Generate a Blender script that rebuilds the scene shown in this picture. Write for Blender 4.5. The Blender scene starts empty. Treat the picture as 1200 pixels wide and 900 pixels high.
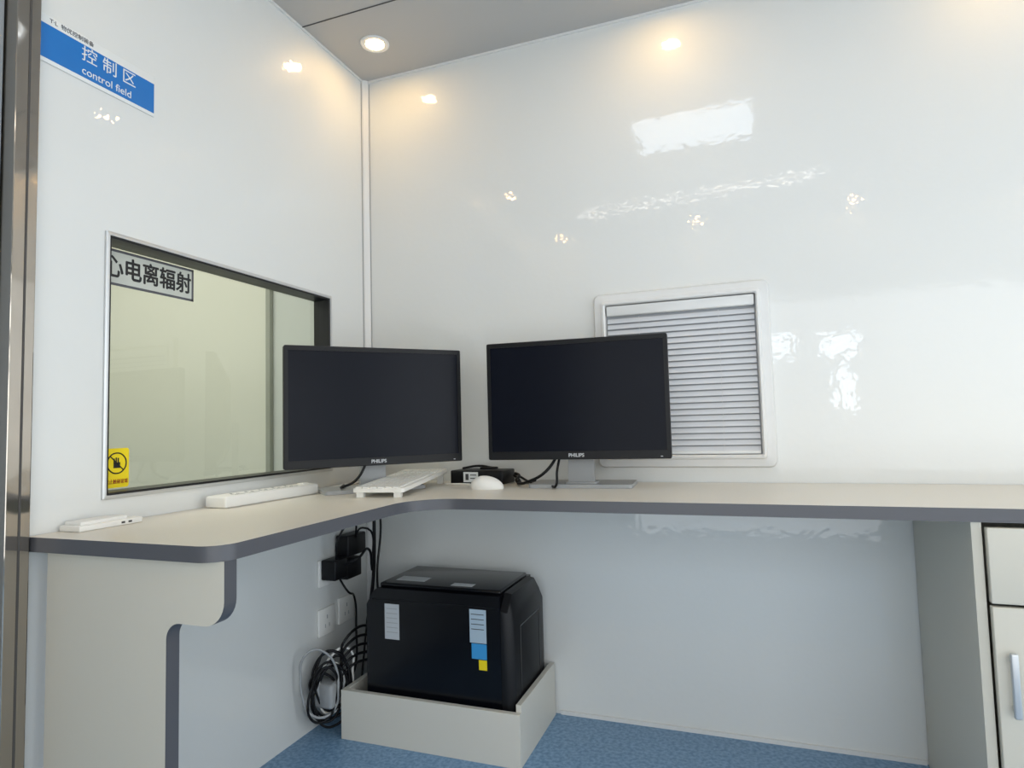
import bpy, bmesh, math, random
from mathutils import Vector, Matrix
random.seed(4)
H=2.278
CAM=Vector((1.3177,-2.0162,.9442));YAW,PITCH,ROLL,FPX=.3514,.0636,-.0262,733.1

# ---------------- helpers ----------------
def lin(c):
    return tuple(((v/255)/12.92 if v/255<=.04045 else ((v/255+.055)/1.055)**2.4) for v in c)+(1,)
def mat(name,col,rough=.5,metal=0,coat=0,bump=None,emis=None,estr=0,noise=None,spec=.5,coatr=.03):
    m=bpy.data.materials.new(name);m.use_nodes=True;nt=m.node_tree;b=nt.nodes['Principled BSDF']
    b.inputs['Base Color'].default_value=lin(col);b.inputs['Roughness'].default_value=rough;b.inputs['Metallic'].default_value=metal
    b.inputs['Coat Weight'].default_value=coat;b.inputs['Coat Roughness'].default_value=coatr;b.inputs['Specular IOR Level'].default_value=spec
    if emis: b.inputs['Emission Color'].default_value=lin(emis);b.inputs['Emission Strength'].default_value=estr
    tc=nt.nodes.new('ShaderNodeTexCoord')
    if noise:
        n=nt.nodes.new('ShaderNodeTexNoise');n.inputs['Scale'].default_value=noise[0];n.inputs['Detail'].default_value=4
        nt.links.new(tc.outputs['Object'],n.inputs['Vector'])
        cr=nt.nodes.new('ShaderNodeValToRGB');cr.color_ramp.elements[0].position=.35;cr.color_ramp.elements[1].position=.65
        cr.color_ramp.elements[0].color=lin(col);cr.color_ramp.elements[1].color=lin(noise[1])
        nt.links.new(n.outputs['Fac'],cr.inputs['Fac']);nt.links.new(cr.outputs['Color'],b.inputs['Base Color'])
    if bump:
        n=nt.nodes.new('ShaderNodeTexNoise');n.inputs['Scale'].default_value=bump[0];n.inputs['Detail'].default_value=1
        nt.links.new(tc.outputs['Object'],n.inputs['Vector'])
        bn=nt.nodes.new('ShaderNodeBump');bn.inputs['Strength'].default_value=1;bn.inputs['Distance'].default_value=bump[1]
        nt.links.new(n.outputs['Fac'],bn.inputs['Height']);nt.links.new(bn.outputs['Normal'],b.inputs['Normal']);nt.links.new(bn.outputs['Normal'],b.inputs['Coat Normal'])
    return m
def link(o,parent=None):
    bpy.context.collection.objects.link(o)
    if parent: o.parent=parent
    return o
def fin(name,bm,mats,parent=None,smooth=False,M=None):
    bmesh.ops.recalc_face_normals(bm,faces=bm.faces)
    me=bpy.data.meshes.new(name);bm.to_mesh(me);bm.free()
    for m in (mats if isinstance(mats,(list,tuple)) else [mats]): me.materials.append(m)
    if M is not None: me.transform(M)
    o=bpy.data.objects.new(name,me)
    if smooth:
        for p in me.polygons: p.use_smooth=True
        try: me.set_sharp_from_angle(angle=math.radians(40))
        except Exception: pass
    return link(o,parent)
def addbox(bm,x0,x1,y0,y1,z0,z1,mi=0,M=None):
    r=bmesh.ops.create_cube(bm,size=1)
    for v in r['verts']:
        v.co=Vector(((x0+x1)/2+v.co.x*(x1-x0),(y0+y1)/2+v.co.y*(y1-y0),(z0+z1)/2+v.co.z*(z1-z0)))
        if M is not None: v.co=M@v.co
    for f in set(f for v in r['verts'] for f in v.link_faces): f.material_index=mi
    return r['verts']
def box(name,x0,x1,y0,y1,z0,z1,m,parent=None,bev=0,seg=3,M=None):
    bm=bmesh.new();addbox(bm,x0,x1,y0,y1,z0,z1)
    if bev: bmesh.ops.bevel(bm,geom=list(bm.edges),offset=bev,segments=seg,affect='EDGES',profile=.5)
    return fin(name,bm,m,parent,smooth=bev>0,M=M)
def boxes(name,lst,m,parent=None,bev=0,M=None):
    bm=bmesh.new()
    for b in lst: addbox(bm,*b)
    if bev: bmesh.ops.bevel(bm,geom=list(bm.edges),offset=bev,segments=2,affect='EDGES',profile=.5)
    return fin(name,bm,m,parent,M=M)
def rpoly(pts,n=8):
    out=[];L=len(pts)
    for i,(x,y,r) in enumerate(pts):
        p=Vector((x,y))
        if r<=0: out.append(p);continue
        a=(Vector(pts[i-1][:2])-p).normalized();b=(Vector(pts[(i+1)%L][:2])-p).normalized()
        half=a.angle(b)/2;d=r/math.tan(half);cen=p+(a+b).normalized()*(r/math.sin(half))
        s=p+a*d-cen;e=p+b*d-cen
        for k in range(n+1):
            t=k/n;ang=s.angle(e)
            out.append(cen+(s*math.sin((1-t)*ang)+e*math.sin(t*ang))/math.sin(ang))
    return out
def to3(ax,u,v,a): return {'z':(u,v,a),'y':(u,a,v),'x':(a,u,v)}[ax]
def prism(name,pts,ax,a0,a1,mats,parent=None,n=8,M=None,smooth=True):
    P=rpoly(pts,n);bm=bmesh.new()
    A=[bm.verts.new(to3(ax,p.x,p.y,a0)) for p in P];B=[bm.verts.new(to3(ax,p.x,p.y,a1)) for p in P]
    bm.faces.new(A);bm.faces.new(B);L=len(P)
    for i in range(L):
        f=bm.faces.new((A[i],A[(i+1)%L],B[(i+1)%L],B[i]));f.material_index=1 if isinstance(mats,(list,tuple)) and len(mats)>1 else 0
    return fin(name,bm,mats,parent,smooth=smooth,M=M)
def rr(cx,cy,w,h,r): 
    return [(cx-w/2,cy-h/2,r),(cx+w/2,cy-h/2,r),(cx+w/2,cy+h/2,r),(cx-w/2,cy+h/2,r)]
def loft(name,loops,m,parent=None,cap0=False,cap1=False,M=None):
    bm=bmesh.new();V=[[bm.verts.new(p) for p in lp] for lp in loops];L=len(V[0])
    for j in range(len(V)-1):
        a=V[j];b=V[j+1]
        for i in range(L): bm.faces.new((a[i],a[(i+1)%L],b[(i+1)%L],b[i]))
    if cap0: bm.faces.new(V[0])
    if cap1: bm.faces.new(V[-1])
    return fin(name,bm,m,parent,smooth=True,M=M)
def frame(name,ax,cu,cv,rings,m,parent=None,n=5,cap1=False,cap0=False,M=None):
    return loft(name,[[to3(ax,p.x,p.y,a) for p in rpoly(rr(cu,cv,w,h,r),n)] for (w,h,r,a) in rings],m,parent,M=M,cap1=cap1,cap0=cap0)
def disc(name,c,r,h,m,parent=None,seg=32):
    bm=bmesh.new();bmesh.ops.create_cone(bm,cap_ends=True,segments=seg,radius1=r,radius2=r,depth=h)
    return fin(name,bm,m,parent,smooth=True,M=Matrix.Translation(c))
def tube(name,pts,r,m,parent=None,cyc=False):
    c=bpy.data.curves.new(name,'CURVE');c.dimensions='3D';c.bevel_depth=r;c.bevel_resolution=3;c.resolution_u=8;c.use_fill_caps=True
    s=c.splines.new('BEZIER');s.bezier_points.add(len(pts)-1);s.use_cyclic_u=cyc
    for b,p in zip(s.bezier_points,pts): b.co=p;b.handle_left_type=b.handle_right_type='AUTO'
    c.materials.append(m);return link(bpy.data.objects.new(name,c),parent)
def text(name,body,size,loc,rot,m,parent=None,al='CENTER',ex=.0003,bold=0,sx=1):
    c=bpy.data.curves.new(name,'FONT');c.body=body;c.size=size;c.extrude=ex;c.align_x=al;c.align_y='CENTER';c.offset=bold
    c.materials.append(m);o=bpy.data.objects.new(name,c);o.location=loc;o.rotation_euler=rot;o.scale=(sx,1,1);return link(o,parent)
def boldtext(name,body,size,loc,rot,m,parent,w,sx=1):   # heavier strokes on the left-wall signs
    for i,(dy,dz) in enumerate([(-w,0),(w,0),(0,-w),(0,w)]):
        text('%s_stroke_%d'%(name,i),body,size,(loc[0]+i*.00005,loc[1]+dy,loc[2]+dz),rot,m,parent,sx=sx)
def group(name,loc=(0,0,0),rz=0):
    e=bpy.data.objects.new(name,None);e.location=loc;e.rotation_euler=(0,0,rz);e.empty_display_size=.05;return link(e)
RL=(math.pi/2,0,math.pi/2);RB=(math.pi/2,0,0)

# ---------------- materials ----------------
WALL=mat('glossy_white_panel',(223,225,223),.45,coat=1,bump=(42,.00042),coatr=.02)
WALLX=mat('cream_panel',(228,227,214),.5)
CEIL=mat('ceiling_panel',(183,182,180),.4)
TRIM=mat('white_trim',(222,223,222),.3)
FLOOR=mat('blue_vinyl',(100,138,174),.45,noise=(90,(138,172,204)))
DESK=mat('cream_laminate',(225,220,208),.35,noise=(400,(219,214,202)))
EDGE=mat('grey_edge_band',(82,83,88),.35)
PANEL=mat('beige_board',(207,203,190),.45)
TRAY=mat('tray_board_cream',(214,211,201),.45)
STEEL=mat('polished_steel',(176,168,158),.07,metal=1,bump=(14,.0015))
ALU=mat('aluminium',(205,207,208),.35,metal=.6)
BLACK=mat('black_gasket',(22,22,24),.4)
BPL=mat('black_plastic',(17,18,21),.4,spec=.25)
BGL=mat('black_gloss_plastic',(9,11,17),.2,spec=.35)
SCR=mat('screen_off',(10,14,25),.25,spec=.12)
WPL=mat('white_plastic',(236,236,232),.35)
GPL=mat('grey_plastic',(160,163,165),.4)
DGR=mat('dark_slot',(60,60,62),.6)
BLUE=mat('sign_blue',(10,112,190),.35)
YEL=mat('sticker_yellow',(240,215,20),.45)
SIGNW=mat('sign_white',(225,228,228),.4)
SLAT=mat('slat_white',(212,214,217),.4)
GAP=mat('blind_gap_grey',(165,168,173),.6)
LBL=mat('label_silver',(190,194,198),.4)
LBB=mat('label_blue',(60,150,210),.4)
LBC=mat('label_pale',(170,190,205),.4)
SEAM=mat('seam_dark',(70,68,66),.6)
RED=mat('sticker_red',(150,40,20),.5)
LAMP=mat('lamp_glow',(255,220,160),.5,emis=(255,208,135),estr=88)
PANL=mat('panel_light_glow',(255,255,255),.5,emis=(222,238,255),estr=5)
STRIP=mat('strip_light_glow',(255,255,255),.5,emis=(255,244,230),estr=6)
GLOW=mat('added_pane_glow',(255,255,255),.5,emis=(225,240,255),estr=5.5)  # emission for the added panes behind the camera
GLASS=bpy.data.materials.new('lead_glass');GLASS.use_nodes=True;nt=GLASS.node_tree;nt.nodes.clear()
o=nt.nodes.new('ShaderNodeOutputMaterial');mx=nt.nodes.new('ShaderNodeMixShader');tr=nt.nodes.new('ShaderNodeBsdfTransparent');gl=nt.nodes.new('ShaderNodeBsdfGlossy')
lw=nt.nodes.new('ShaderNodeLayerWeight');lw.inputs[0].default_value=.5
pw=nt.nodes.new('ShaderNodeMath');pw.operation='POWER';pw.inputs[1].default_value=5
ma=nt.nodes.new('ShaderNodeMath');ma.operation='MULTIPLY_ADD';ma.inputs[1].default_value=.9;ma.inputs[2].default_value=.07
tr.inputs['Color'].default_value=(.90,.925,.83,1);gl.inputs['Roughness'].default_value=.01
nt.links.new(lw.outputs['Facing'],pw.inputs[0]);nt.links.new(pw.outputs[0],ma.inputs[0]);nt.links.new(ma.outputs[0],mx.inputs[0])
nt.links.new(tr.outputs[0],mx.inputs[1]);nt.links.new(gl.outputs[0],mx.inputs[2]);nt.links.new(mx.outputs[0],o.inputs[0])

# ---------------- room ----------------
XR=4.0;YF=-2.45;XL=-1.7;SE=-1.195
LT,LB,LL,LR=1.3995,.8017,-1.0379,-.2217
box('floor',XL-.08,XR+.08,YF-.08,.08,-.06,0,FLOOR)
box('ceiling',XL-.08,XR+.08,YF-.08,.08,H,H+.06,CEIL)
box('wall_back',0,XR+.08,0,.08,0,H,WALL)
box('wall_back.001',XL-.08,0,0,.08,0,H,WALLX)
box('wall_right',XR,XR+.08,YF,0,0,H,WALL)
box('wall_front',XL,XR,YF-.08,YF,0,H,WALL)
box('wall_far',XL-.08,XL,YF,0,0,H,WALLX)
T=-.06
f=.012
boxes('wall_left',[(T,0,SE,LL+f,0,H),(T,0,LR-f,0,0,H),(T,0,LL+f,LR-f,0,LB+f),(T,0,LL+f,LR-f,LT-f,H),(T,0,YF,-2.06,0,H),(T,0,-2.06,SE,2.0,H)],WALL)
g=group('trim_corner')
prism('cove',[(0,0,0),(.022,0,.003),(.020,-.008,.003),(.008,-.020,.003),(0,-.022,.003)],'z',.0,H,TRIM,g)
boxes('cove_lines',[(.0215,.0235,-.0018,-.0002,.76,H-.012),(.0002,.0018,-.0235,-.0215,.76,H-.012)],GPL,g)
boxes('trim_ceiling',[(.022,XR,-.006,0,H-.008,H),(0,.006,SE,-.022,H-.008,H)],TRIM)
boxes('baseboard_back',[(.72,1.74,-.006,0,0,.012)],TRIM)
boxes('trim_ceiling_seam',[(0,XR,-.371,-.368,H-.002,H)],SEAM)
d=group('door_1')
boxes('jamb',[(T-.03,.022,SE-.045,SE,0,2.03),(T-.03,.022,-2.06,-2.015,0,2.03),(T-.03,.022,-2.015,SE-.045,1.985,2.03)],STEEL,d,bev=.002)
boxes('jamb_seal',[(.0205,.0228,SE-.022,SE-.018,0,2.03)],SEAM,d)
box('leaf',-.05,-.012,-2.013,SE-.047,.005,1.983,mat('door_leaf_grey',(150,160,168),.35),d,bev=.002)
box('handle',-.012,.03,-1.98,-1.955,.95,1.1,STEEL,d,bev=.004)
w=group('window_1')
cu,cv=(LL+LR)/2,(LT+LB)/2;ww,hh=LR-LL,LT-LB
frame('frame',"x",cu,cv,[(ww,hh,.002,.0005),(ww,hh,.002,.005),(ww-.003,hh-.003,.002,.006),(ww-.017,hh-.017,.002,.006),(ww-.018,hh-.018,.002,.004)],ALU,w)
frame('gasket',"x",cu,cv,[(ww-.018,hh-.018,.002,.0045),(ww-.028,hh-.028,.002,.003),(ww-.030,hh-.030,.002,-.035),(ww-.030,hh-.030,.002,-.058)],BLACK,w)
bm=bmesh.new();bm.faces.new([bm.verts.new(p) for p in [(-.036,LL+.015,LB+.015),(-.036,LR-.015,LB+.015),(-.036,LR-.015,LT-.015),(-.036,LL+.015,LT-.015)]]);fin('glass',bm,GLASS,w)
WL,WR,WB,WT=.8755,1.4085,.7961,1.3571
b=group('window_2');cu,cv=(WL+WR)/2,(WB+WT)/2;ww,hh=WR-WL,WT-WB
frame('frame',"y",cu,cv,[(ww,hh,.02,-.0005),(ww,hh,.02,-.012),(ww-.008,hh-.008,.018,-.018),(ww-.05,hh-.05,.012,-.020),(ww-.056,hh-.056,.01,-.028),(ww-.07,hh-.07,.006,-.030),(ww-.078,hh-.078,.005,-.026),(ww-.08,hh-.08,.004,-.002)],TRIM,b)
iw,ih=ww-.082,hh-.082
box('backing',cu-iw/2,cu+iw/2,-.0025,-.001,cv-ih/2,cv+ih/2,GAP,b)
box('cassette',cu-iw/2+.002,cu+iw/2-.002,-.024,-.003,cv+ih/2-.034,cv+ih/2-.001,TRIM,b,bev=.004)
bm=bmesh.new();ns=23;z0=cv-ih/2+.006;z1=cv+ih/2-.04;pit=(z1-z0)/ns
for i in range(ns):
    zc=z0+pit*(i+.5)
    addbox(bm,-iw/2+.003,iw/2-.003,-.0008,.0008,-.0082,.0082,M=Matrix.Translation((cu,-.011,zc))@Matrix.Rotation(math.radians(-24),4,'X'))
fin('slats',bm,SLAT,b)
box('bottom_rail',cu-iw/2+.003,cu+iw/2-.003,-.02,-.006,z0-.006,z0+.004,TRIM,b,bev=.002)
boxes('ladder_cords',[(cu-.12,cu-.119,-.022,-.021,z0,z1),(cu+.12,cu+.121,-.022,-.021,z0,z1)],TRIM,b)

# ---------------- lamps ----------------
def downlight(x,y):
    g=group('recessed_downlight',(x,y,H))
    frame('trim_ring','z',0,0,[(.1,.1,.0499,-.0005),(.1,.1,.0499,-.003),(.09,.09,.0449,-.006),(.066,.066,.0329,-.004),(.064,.064,.0319,-.0006)],TRIM,g,n=8)
    disc('bulb',(0,0,-.002),.03,.002,LAMP,g)
for x in (.176,1.14,2.08,3.02): downlight(x,-.20)
for x in (.15,1.09,2.03,2.97): downlight(x,-2.31)
downlight(.116,-1.346)
g=group('ceiling_panel_light',(1.165,-.90,H))
frame('frame','z',0,0,[(.55,.40,.01,-.0005),(.55,.40,.01,-.008),(.505,.355,.005,-.008),(.505,.355,.005,-.004)],TRIM,g)
box('diffuser',-.2525,.2525,-.1775,.1775,-.005,-.002,PANL,g)
g=group('ceiling_strip_light',(1.1,-1.757,H),.107);box('housing',-.72,.72,-.025,.025,-.012,-.001,TRIM,g);box('tube',-.71,.71,-.014,.014,-.020,-.012,STRIP,g)
g=group('added_rear_door',(0,YF,0))  # unseen rear door, added to carry the glowing panes
box('leaf',1.3,2.2,.001,.03,.01,1.95,mat('rear_door_grey',(190,192,192),.4),g)
box('glow_pane_1',1.44,1.64,.031,.036,1.33,1.48,GLOW,g);box('glow_pane_2',1.82,2.02,.031,.036,1.32,1.46,GLOW,g);box('glow_pane_3',1.88,1.99,.031,.036,.98,1.22,GLOW,g)  # panes glow only to mirror bright spots in the back wall
def area(name,loc,rot,sx,sy,P,col):
    l=bpy.data.lights.new(name,'AREA');l.shape='RECTANGLE';l.size=sx;l.size_y=sy;l.energy=P;l.color=col
    o=bpy.data.objects.new(name,l);o.location=loc;o.rotation_euler=rot;link(o);return o
area('right_end_fill',(3.95,-1.2,1.15),(0,math.pi/2,0),2.0,2.2,37,(.93,.97,1))  # added soft main light; the right wall has no opening
area('rear_fill',(1.9,YF+.06,.95),(math.pi/2,0,0),2.6,1.5,21,(.97,.99,1))  # added fill for the under-desk back wall, in front of a closed wall
area('exam_room_light',(-.85,-1.2,H-.05),(0,0,0),.9,1.4,21,(1,.985,.95))
wd=bpy.data.worlds.new('world');bpy.context.scene.world=wd;wd.use_nodes=True;wd.node_tree.nodes['Background'].inputs[0].default_value=(.7,.8,1,1);wd.node_tree.nodes['Background'].inputs[1].default_value=.5

# ---------------- desk ----------------
D1,D2,E=.4806,.4981,1.19
dk=group('corner_desk')
prism('desktop',[(.002,-.002,0),(.002,-E,0),(D1,-E,.05),(D1,-D2,.13),(2.9,-D2,0),(2.9,-.002,0)],'z',.722,.75,[DESK,EDGE],dk,n=10)
xe=.345;xo=.476;zn=.61
prism('end_panel',[(.035,0,0),(xe,0,0),(xe,zn,.03),(xo,zn,.045),(xo,.722,0),(.035,.722,0)],'y',-E+.02,-E+.048,[PANEL,EDGE],dk)
cx=1.7424;cy=-.486
cb=group('drawer_cabinet')
boxes('carcass',[(cx,cx+.018,cy,-.008,.0,.7215),(cx+.82,cx+.838,cy,-.008,0,.7215),(cx+.018,cx+.82,cy+.003,-.008,.05,.068),(cx+.018,cx+.82,-.02,-.008,.068,.7215)],PANEL,cb)
zd=.56
for i in range(2):
    a=cx+.022+i*.4
    box('drawer_front_%d'%i,a,a+.395,cy-.016,cy,zd+.003,.712,PANEL,cb,bev=.002)
    box('door_front_%d'%i,a,a+.395,cy-.016,cy,.06,zd-.003,PANEL,cb,bev=.002)
    box('drawer_pull_%d'%i,a+.15,a+.25,cy-.034,cy-.024,.62,.632,ALU,cb,bev=.003)
    h=a+.018 if i==0 else a+.36
    box('door_pull_%d'%i,h,h+.014,cy-.036,cy-.026,.35,.475,ALU,cb,bev=.004)
    boxes('pull_posts_%d'%i,[(h+.003,h+.011,cy-.027,cy-.016,.36,.37),(h+.003,h+.011,cy-.027,cy-.016,.455,.465),(a+.16,a+.17,cy-.026,cy-.016,.622,.63),(a+.23,a+.24,cy-.026,cy-.016,.622,.63)],ALU,cb)
boxes('plinth',[(cx+.018,cx+.82,cy+.03,cy+.045,0,.05)],EDGE,cb)

# ---------------- monitors ----------------
def monitor(x,y,zb,a,w=.54,Hm=.354):
    g=group('computer_monitor',(x,y,.75),a);z=zb-.75
    frame('bezel','y',0,z+Hm/2,[(w-.012,Hm-.012,.004,.030),(w,Hm,.006,.022),(w,Hm,.006,.002),(w-.003,Hm-.003,.005,0)],BPL,g,cap0=True)
    boxes('bezel_face',[(-w/2+.0015,w/2-.0015,0,.006,z+.0015,z+.024),(-w/2+.0015,w/2-.0015,0,.006,z+Hm-.014,z+Hm-.0015),(-w/2+.0015,-w/2+.012,0,.006,z+.024,z+Hm-.014),(w/2-.012,w/2-.0015,0,.006,z+.024,z+Hm-.014)],BPL,g)
    box('screen',-w/2+.012,w/2-.012,.0025,.0055,z+.024,z+Hm-.014,SCR,g)
    frame('rear_housing','y',0,z+Hm/2,[(w-.04,Hm-.04,.02,.030),(w-.1,Hm-.09,.02,.048),(w-.2,Hm-.14,.02,.055)],BPL,g,cap1=True)
    text('logo','PHILIPS',.0145,(0,-.0004,z+.012),RB,LBL,g,bold=.0003)
    boxes('power_led',[(w/2-.03,w/2-.024,-.0005,0,z+.006,z+.008)],LBL,g)
    prism('neck',[(-.040,.008,0),(.040,.008,0),(.036,z+.14,.005),(-.036,z+.14,.005)],'y',.066,.085,GPL,g)
    prism('base',rr(0,.10,.31,.16,.012),'z',.0005,.011,GPL,g)
    prism('base_step',rr(0,.078,.10,.05,.012),'z',.011,.016,GPL,g)
    return g
mL=Vector((.290,-.387,.831));mR=Vector((.858,-.234,.836))
monitor(*mL,.829);monitor(*mR,.058)

# ---------------- desk items ----------------
g=group('power_strip',(.064,-.605,.7503),math.radians(87));L=.345;wv=.072
box('body',-L/2,L/2,-wv/2,wv/2,0,.030,WPL,g,bev=.006)
bl=[]
for i in range(5):
    u=-L/2+.06+i*(L-.1)/5
    bl+=[(u-.017,u+.017,-.022,-.0195,.0295,.0306),(u-.010,u-.008,-.008,.002,.0295,.0308),(u+.008,u+.010,-.008,.002,.0295,.0308),(u-.001,u+.001,.008,.016,.0295,.0308)]
boxes('outlet_slots',bl,GPL,g)
box('switch',L/2-.04,L/2-.015,-.012,.012,.029,.034,WPL,g,bev=.002)
g=group('desk_socket_plate',(.036,-1.06,.7503),math.pi/2);L=.14
box('plate',-L/2,L/2,-.03,.03,0,.012,WPL,g,bev=.002)
box('lid',-L/2+.008,L/2-.03,-.022,.026,.0115,.019,WPL,g,bev=.002)
boxes('ports',[(.02,.028,-.0305,-.0298,.004,.008),(.036,.044,-.0305,-.0298,.004,.008)],DGR,g)
g=group('computer_keyboard',(.362,-.510,.7505),.16);kw=.150;kl=.42
M=Matrix.Translation((0,0,.012))@Matrix.Rotation(math.radians(3),4,'X')
prism('body',rr(0,kl/2,kw,kl,.008),'z',.002,.013,WPL,g,M=M)
bm=bmesh.new()
for r_ in range(6):
    for c_ in range(20):
        if c_==15 or (r_==0 and 3<c_<9): continue
        x=-kw/2+.016+r_*.0222;y=.014+c_*.0197
        addbox(bm,x-.009,x+.009,y-.008,y+.008,.013,.0165)
addbox(bm,-kw/2+.007,-kw/2+.025,.014+4*.0197-.008,.014+8*.0197+.008,.013,.0165)
fin('keys',bm,WPL,g,M=M)
boxes('feet',[(-kw/2+.01,-kw/2+.03,.004,.02,0,.015),(kw/2-.03,kw/2-.01,.004,.02,0,.015),(kw/2-.03,kw/2-.01,kl-.03,kl-.015,0,.034),(-kw/2+.01,-kw/2+.03,kl-.03,kl-.015,0,.034)],WPL,g)
g=group('computer_mouse',(.583,-.255,.7503),.1)
bm=bmesh.new();bmesh.ops.create_uvsphere(bm,u_segments=32,v_segments=16,radius=1)
for v in bm.verts:
    v.co.z=max(v.co.z,-.15)+.15;v.co=Vector((v.co.x*.052,v.co.y*.031*(1-.12*v.co.x),v.co.z*.034*(1-.15*v.co.x)))
fin('shell',bm,WPL,g,smooth=True)
box('wheel',-.032,-.02,-.003,.003,.028,.0335,GPL,g,bev=.001)
g=group('mini_pc_box',(.398,-.125,.7503),-.06);L=.19
box('case',0,L,0,.10,0,.045,BPL,g,bev=.004);box('label',L*.26,L*.54,-.0008,.0002,.007,.04,SIGNW,g)
boxes('label_marks',[(L*.30,L*.36,-.0012,-.0008,.014,.034),(L*.39,L*.51,-.0012,-.0008,.029,.032),(L*.39,L*.51,-.0012,-.0008,.018,.021)],DGR,g)
boxes('ports',[(L*.66,L*.76,-.0008,.0002,.012,.022),(L*.8,L*.9,-.0008,.0002,.012,.022)],DGR,g)
g=group('monitor_cable');qx,qy=.60,-.10
tube('cable_a',[(mR.x-.06,mR.y+.06,.87),(mR.x-.10,mR.y+.02,.80),(mR.x-.17,mR.y+.04,.765),(mR.x-.21,mR.y+.08,.757),(qx+.02,qy+.03,.760),(qx-.0,qy+.04,.775)],.0045,BPL,g)
tube('cable_b',[(mR.x-.055,mR.y+.045,.87),(mR.x-.06,mR.y+.0,.80),(mR.x-.06,mR.y-.01,.764),(mR.x-.09,mR.y+.03,.757),(mR.x-.18,mR.y+.12,.756),(qx+.01,qy+.06,.77)],.0038,BPL,g)
tube('cable_e',[(mR.x-.19,mR.y+.19,.757),(mR.x-.23,mR.y+.13,.757),(mR.x-.24,mR.y+.17,.775),(qx+.0,qy+.05,.78)],.005,BPL,g)
tube('cable_c',[(mL.x-.03,mL.y-.0,.87),(mL.x-.06,mL.y-.03,.79),(mL.x-.10,mL.y-.04,.770),(mL.x-.14,mL.y+.02,.768),(mL.x-.20,mL.y+.10,.756)],.004,BPL,g)
tube('cable_d',[(.43,-.095,.80),(.47,-.05,.805),(.52,-.06,.80),(.55,-.10,.802),(.50,-.11,.801)],.004,BPL,g)
g=group('mouse_cable');tube('cord',[(.535,-.255,.762),(.51,-.23,.756),(.505,-.19,.753),(.48,-.15,.753),(.39,-.145,.753)],.0022,WPL,g)
g=group('power_strip_cable');tube('cord',[(.073,-.437,.765),(.073,-.41,.757),(.06,-.35,.754),(.05,-.2,.754),(.05,-.08,.754)],.0035,WPL,g)

# ---------------- under desk ----------------
tx0,tx1,ty,th=.124,.705,-.354,.145
g=group('computer_floor_tray')
boxes('tray_board',[(tx0,tx1,ty,ty+.016,0,th),(tx1-.016,tx1,ty+.016,-.012,0,th+.02),(tx0,tx0+.016,ty+.016,-.012,0,th),(tx0+.016,tx1-.016,ty+.016,-.012,.0,.016)],TRAY,g,bev=.001)
x0,x1=.196,.680;y0,y1=ty+.035,-.04;z0,z1=.0165,.450
g=group('desktop_computer_tower')
prism('case',[(x0,z0,.008),(x1-.04,z0,0),(x1-.04,z1,0),(x0+.03,z1,.03),(x0,z1-.05,.02)],'y',y0,y1,BGL,g)
loft('front_bezel',[[(x1-.038+dx,y0-.003+ins+yy*(y1-y0+.006-2*ins),z0+(z1-z0+.004-cut)*zz) for (yy,zz) in [(0,0),(1,0),(1,.9),(.86,1),(.14,1),(0,.9)]] for dx,ins,cut in [(0,0,0),(.022,0,.004),(.04,.012,.03)]],BPL,g,cap0=True,cap1=True)
box('top_shell',x0+.035,x1-.045,y0+.02,y1-.02,z1-.002,z1+.012,BGL,g,bev=.006)
boxes('panel_seam',[(x0+.02,x1-.045,y0-.0012,y0+.001,z1-.035,z1-.032)],BPL,g)
box('label_side',x0+.065,x0+.115,y0-.0012,y0,z1-.15,z1-.045,LBL,g)
boxes('label_lines',[(x0+.071,x0+.109,y0-.0016,y0-.0012,z1-.06-i*.014,z1-.058-i*.014) for i in range(6)],GPL,g)
box('label_pale',x1-.135,x1-.083,y0-.0012,y0,z1-.135,z1-.04,LBC,g)
boxes('label_pale_lines',[(x1-.13,x1-.090,y0-.0016,y0-.0012,z1-.055-i*.014,z1-.053-i*.014) for i in range(4)],DGR,g)
box('label_blue',x1-.13,x1-.083,y0-.0012,y0,z1-.180,z1-.137,LBB,g)
box('label_yellow',x1-.108,x1-.083,y0-.0012,y0,z1-.21,z1-.182,YEL,g)
boxes('top_labels',[(x0+.07,x0+.17,y0+.06,y0+.11,z1+.0118,z1+.0128),(x0+.27,x0+.34,y0+.04,y0+.07,z1+.0118,z1+.0128)],LBL,g)
boxes('front_recess_lines',[(x1+.0012,x1+.003,y0+.05,y0+.054,z0+.04,z1-.09),(x1+.0012,x1+.003,y1-.054,y1-.05,z0+.04,z1-.09),(x1+.0012,x1+.003,y0+.054,y1-.054,z1-.094,z1-.09)],BGL,g)
def outlet(y,z):
    g=group('wall_socket',(0,y,z))
    box('plate',.0005,.009,-.043,.043,-.043,.043,WPL,g,bev=.003)
    boxes('slots',[(.0088,.0094,-.012,-.009,-.02,-.008),(.0088,.0094,.009,.012,-.02,-.008),(.0088,.0094,-.002,.002,.008,.02)],GPL,g)
outlet(-.262,.473);outlet(-.264,.316);outlet(-.156,.325);outlet(-.156,.473)
g=group('power_adapter')
oy,oz=-.262,.473
box('brick_1',.0095,.065,oy-.035,oy+.035,oz-.02,oz+.045,BPL,g,bev=.005)
box('brick_2',.0095,.06,oy+.045,oy+.15,oz+.04,oz+.11,BPL,g,bev=.005)
box('brick_3',.0095,.055,oy+.045,oy+.13,oz-.035,oz+.03,BPL,g,bev=.005)
tube('lead_1',[(.05,oy,oz-.01),(.09,oy-.01,oz-.05),(.07,oy+.06,oz-.09),(.05,oy+.1,oz-.2),(.08,oy+.04,oz-.33),(.06,oy-.05,.05)],.0035,BPL,g)
tube('lead_2',[(.05,oy+.09,oz+.08),(.08,oy+.1,oz+.13),(.08,oy+.16,oz+.0),(.06,oy+.15,oz-.2),(.07,oy+.1,.1)],.0035,BPL,g)
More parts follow.
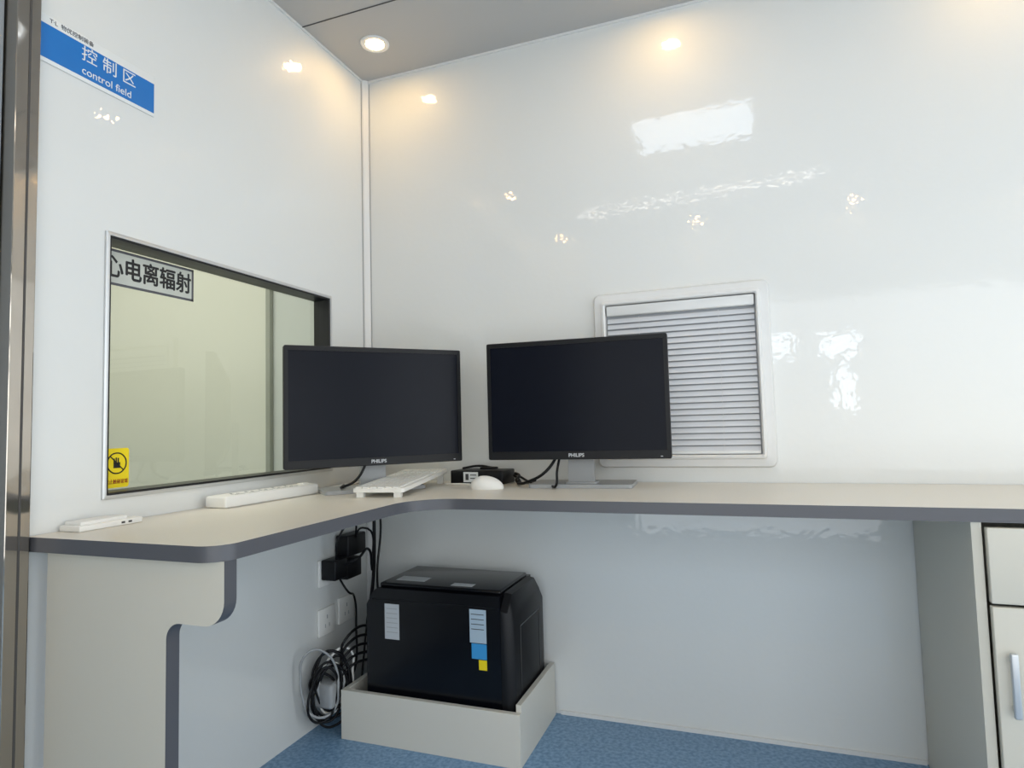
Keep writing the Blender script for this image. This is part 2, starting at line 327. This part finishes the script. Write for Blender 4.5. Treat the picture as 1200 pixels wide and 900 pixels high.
tube('lead_3',[(.1,oy+.14,.72),(.1,oy+.14,.6),(.09,oy+.15,.45),(.08,oy+.14,.3),(.10,oy+.12,.1)],.006,BPL,g)
tube('lead_4',[(.115,oy+.14,.72),(.12,oy+.15,.6),(.11,oy+.14,.45),(.12,oy+.13,.25),(.09,oy+.1,.1)],.004,BPL,g)
tube('lead_5',[(.05,oy-.01,oz+.03),(.07,oy-.02,oz+.12),(.08,oy+.05,oz+.16),(.06,oy+.09,oz+.1)],.0035,BPL,g)
tube('lead_6',[(.06,oy+.02,oz+.02),(.10,oy+.04,oz+.04),(.10,oy+.1,oz+.06),(.09,oy+.14,oz-.02)],.0045,BPL,g)
g=group('cable_bundle')
cc=Vector((.072,ty+.005,.135))
for k in range(13):
    pts=[];r_=.060+random.uniform(0,.035);o=Vector((random.uniform(-.012,.015),random.uniform(-.035,.035),random.uniform(-.03,.04)));tl=random.uniform(-.5,.5)
    if cc.z+o.z-1.2*r_<.016: o.z=.016-cc.z+1.2*r_
    for i in range(10):
        an=2*math.pi*i/10;u=math.cos(an)*r_*.62;v_=math.sin(an)*r_*1.08
        q=cc+o+Vector((u*.65+random.uniform(-.004,.004),u*.8+random.uniform(-.006,.006),v_+u*tl));q.x=min(max(q.x,.012),.118);q.z=max(q.z,.008);pts.append(q)
    tube('loop_%d'%k,pts,.0038,[BPL,GPL,BPL,WPL,BPL,BPL][k%6],g,cyc=True)
box('grey_adapter',.035,.10,ty-.015,ty+.035,.085,.16,GPL,g,bev=.01)
for i in range(5):
    a=i*.016
    tube('tail_%d'%i,[(.08,ty+.02+a,.12+a),(.105,ty+.05,.18+a*1.5),(.14,ty+.10+a,.20+a*1.3),(.165,ty+.17,.17+a),(.175,ty+.24,.10+a)],.0042,BPL,g)

# ---------------- signs ----------------
s0,s1_,szt,szb=-1.1897,-.9195,1.8165,1.7143
g=group('control_area_sign')
box('plate',.0005,.003,s0,s1_,szb,szt,SIGNW,g,bev=.0008)
box('blue_band',.003,.0034,s0+.002,s1_-.001,szb+.009,szt-.02,BLUE,g)
cyy=(s0+s1_)/2
text('text_cn','控 制 区',.037,(.0036,cyy+.02,1.775),RL,SIGNW,g)
text('text_en','control field',.024,(.0036,cyy+.015,1.738),RL,SIGNW,g)
text('logo','T·L  物优控制装备',.012,(.0034,s0+.07,szt-.0095),RL,EDGE,g)
y0,y1=-1.001,-.765;z1,z0=1.374,1.289
g=group('radiation_warning_sign')
box('plate',-.0355,-.0345,y0-.018,y1,z0,z1,mat('sign_grey_green',(196,199,190),.5),g)
boxes('border',[(-.0345,-.0342,y0-.018,y1,z0,z0+.006),(-.0345,-.0342,y0-.018,y1,z1-.006,z1),(-.0345,-.0342,y1-.006,y1,z0,z1)],EDGE,g)
boldtext('text_cn','心电离辐射',.056,(-.034,(y0+y1)/2-.010,(z0+z1)/2-.002),RL,BLACK,g,.0011,sx=.86)
y0,y1=-1.006,-.945;z1,z0=.912,.822
g=group('no_touching_sticker')
prism('plate',rr((y0+y1)/2,(z0+z1)/2,y1-y0,z1-z0,.006),'x',-.0355,-.0345,YEL,g)
yc=(y0+y1)/2;zc=z0+(z1-z0)*.62;rr_=(y1-y0)*.38
tube('ring',[(-.0345,yc+rr_*math.cos(t*math.pi/4),zc+rr_*math.sin(t*math.pi/4)) for t in range(8)],.0016,BLACK,g,cyc=True)
boxes('hand_mark',[(-.0345,-.0338,yc-.008,yc+.008,zc-.011,zc+.002),(-.0345,-.0338,yc-.008,yc-.005,zc,zc+.011),(-.0345,-.0338,yc-.003,yc,zc,zc+.013),(-.0345,-.0338,yc+.002,yc+.005,zc,zc+.012)],BLACK,g)
tube('slash',[(-.0336,yc-rr_*.7,zc+rr_*.7),(-.0336,yc+rr_*.7,zc-rr_*.7)],.0012,BLACK,g)
text('text_cn','禁止触碰玻璃',.0115,(-.034,yc,z0+(z1-z0)*.15),RL,RED,g,sx=.8)
boxes('trim_exam_room_post',[(-.45,-.43,-.03,-.001,0,H-.001)],mat('post_grey',(160,162,150),.5))
box('trim_exam_room_panel',-.428,T-.001,-.012,-.001,.0,H-.001,mat('panel_grey_green',(208,211,206),.5))

# ---------------- camera ----------------
F=Vector((-math.sin(YAW)*math.cos(PITCH),math.cos(YAW)*math.cos(PITCH),math.sin(PITCH)))
R0=Vector((math.cos(YAW),math.sin(YAW),0));U0=R0.cross(F)
R=R0*math.cos(ROLL)+U0*math.sin(ROLL);U=-R0*math.sin(ROLL)+U0*math.cos(ROLL)
cam=bpy.data.cameras.new('camera');co=bpy.data.objects.new('camera',cam);link(co)
M=Matrix.Identity(4)
for i in range(3):
    M[i][0]=R[i];M[i][1]=U[i];M[i][2]=-F[i];M[i][3]=CAM[i]
co.matrix_world=M;cam.sensor_width=36;cam.lens=FPX/1200*36;cam.clip_start=.02
bpy.context.scene.camera=co
bpy.context.scene.view_settings.view_transform='Standard'
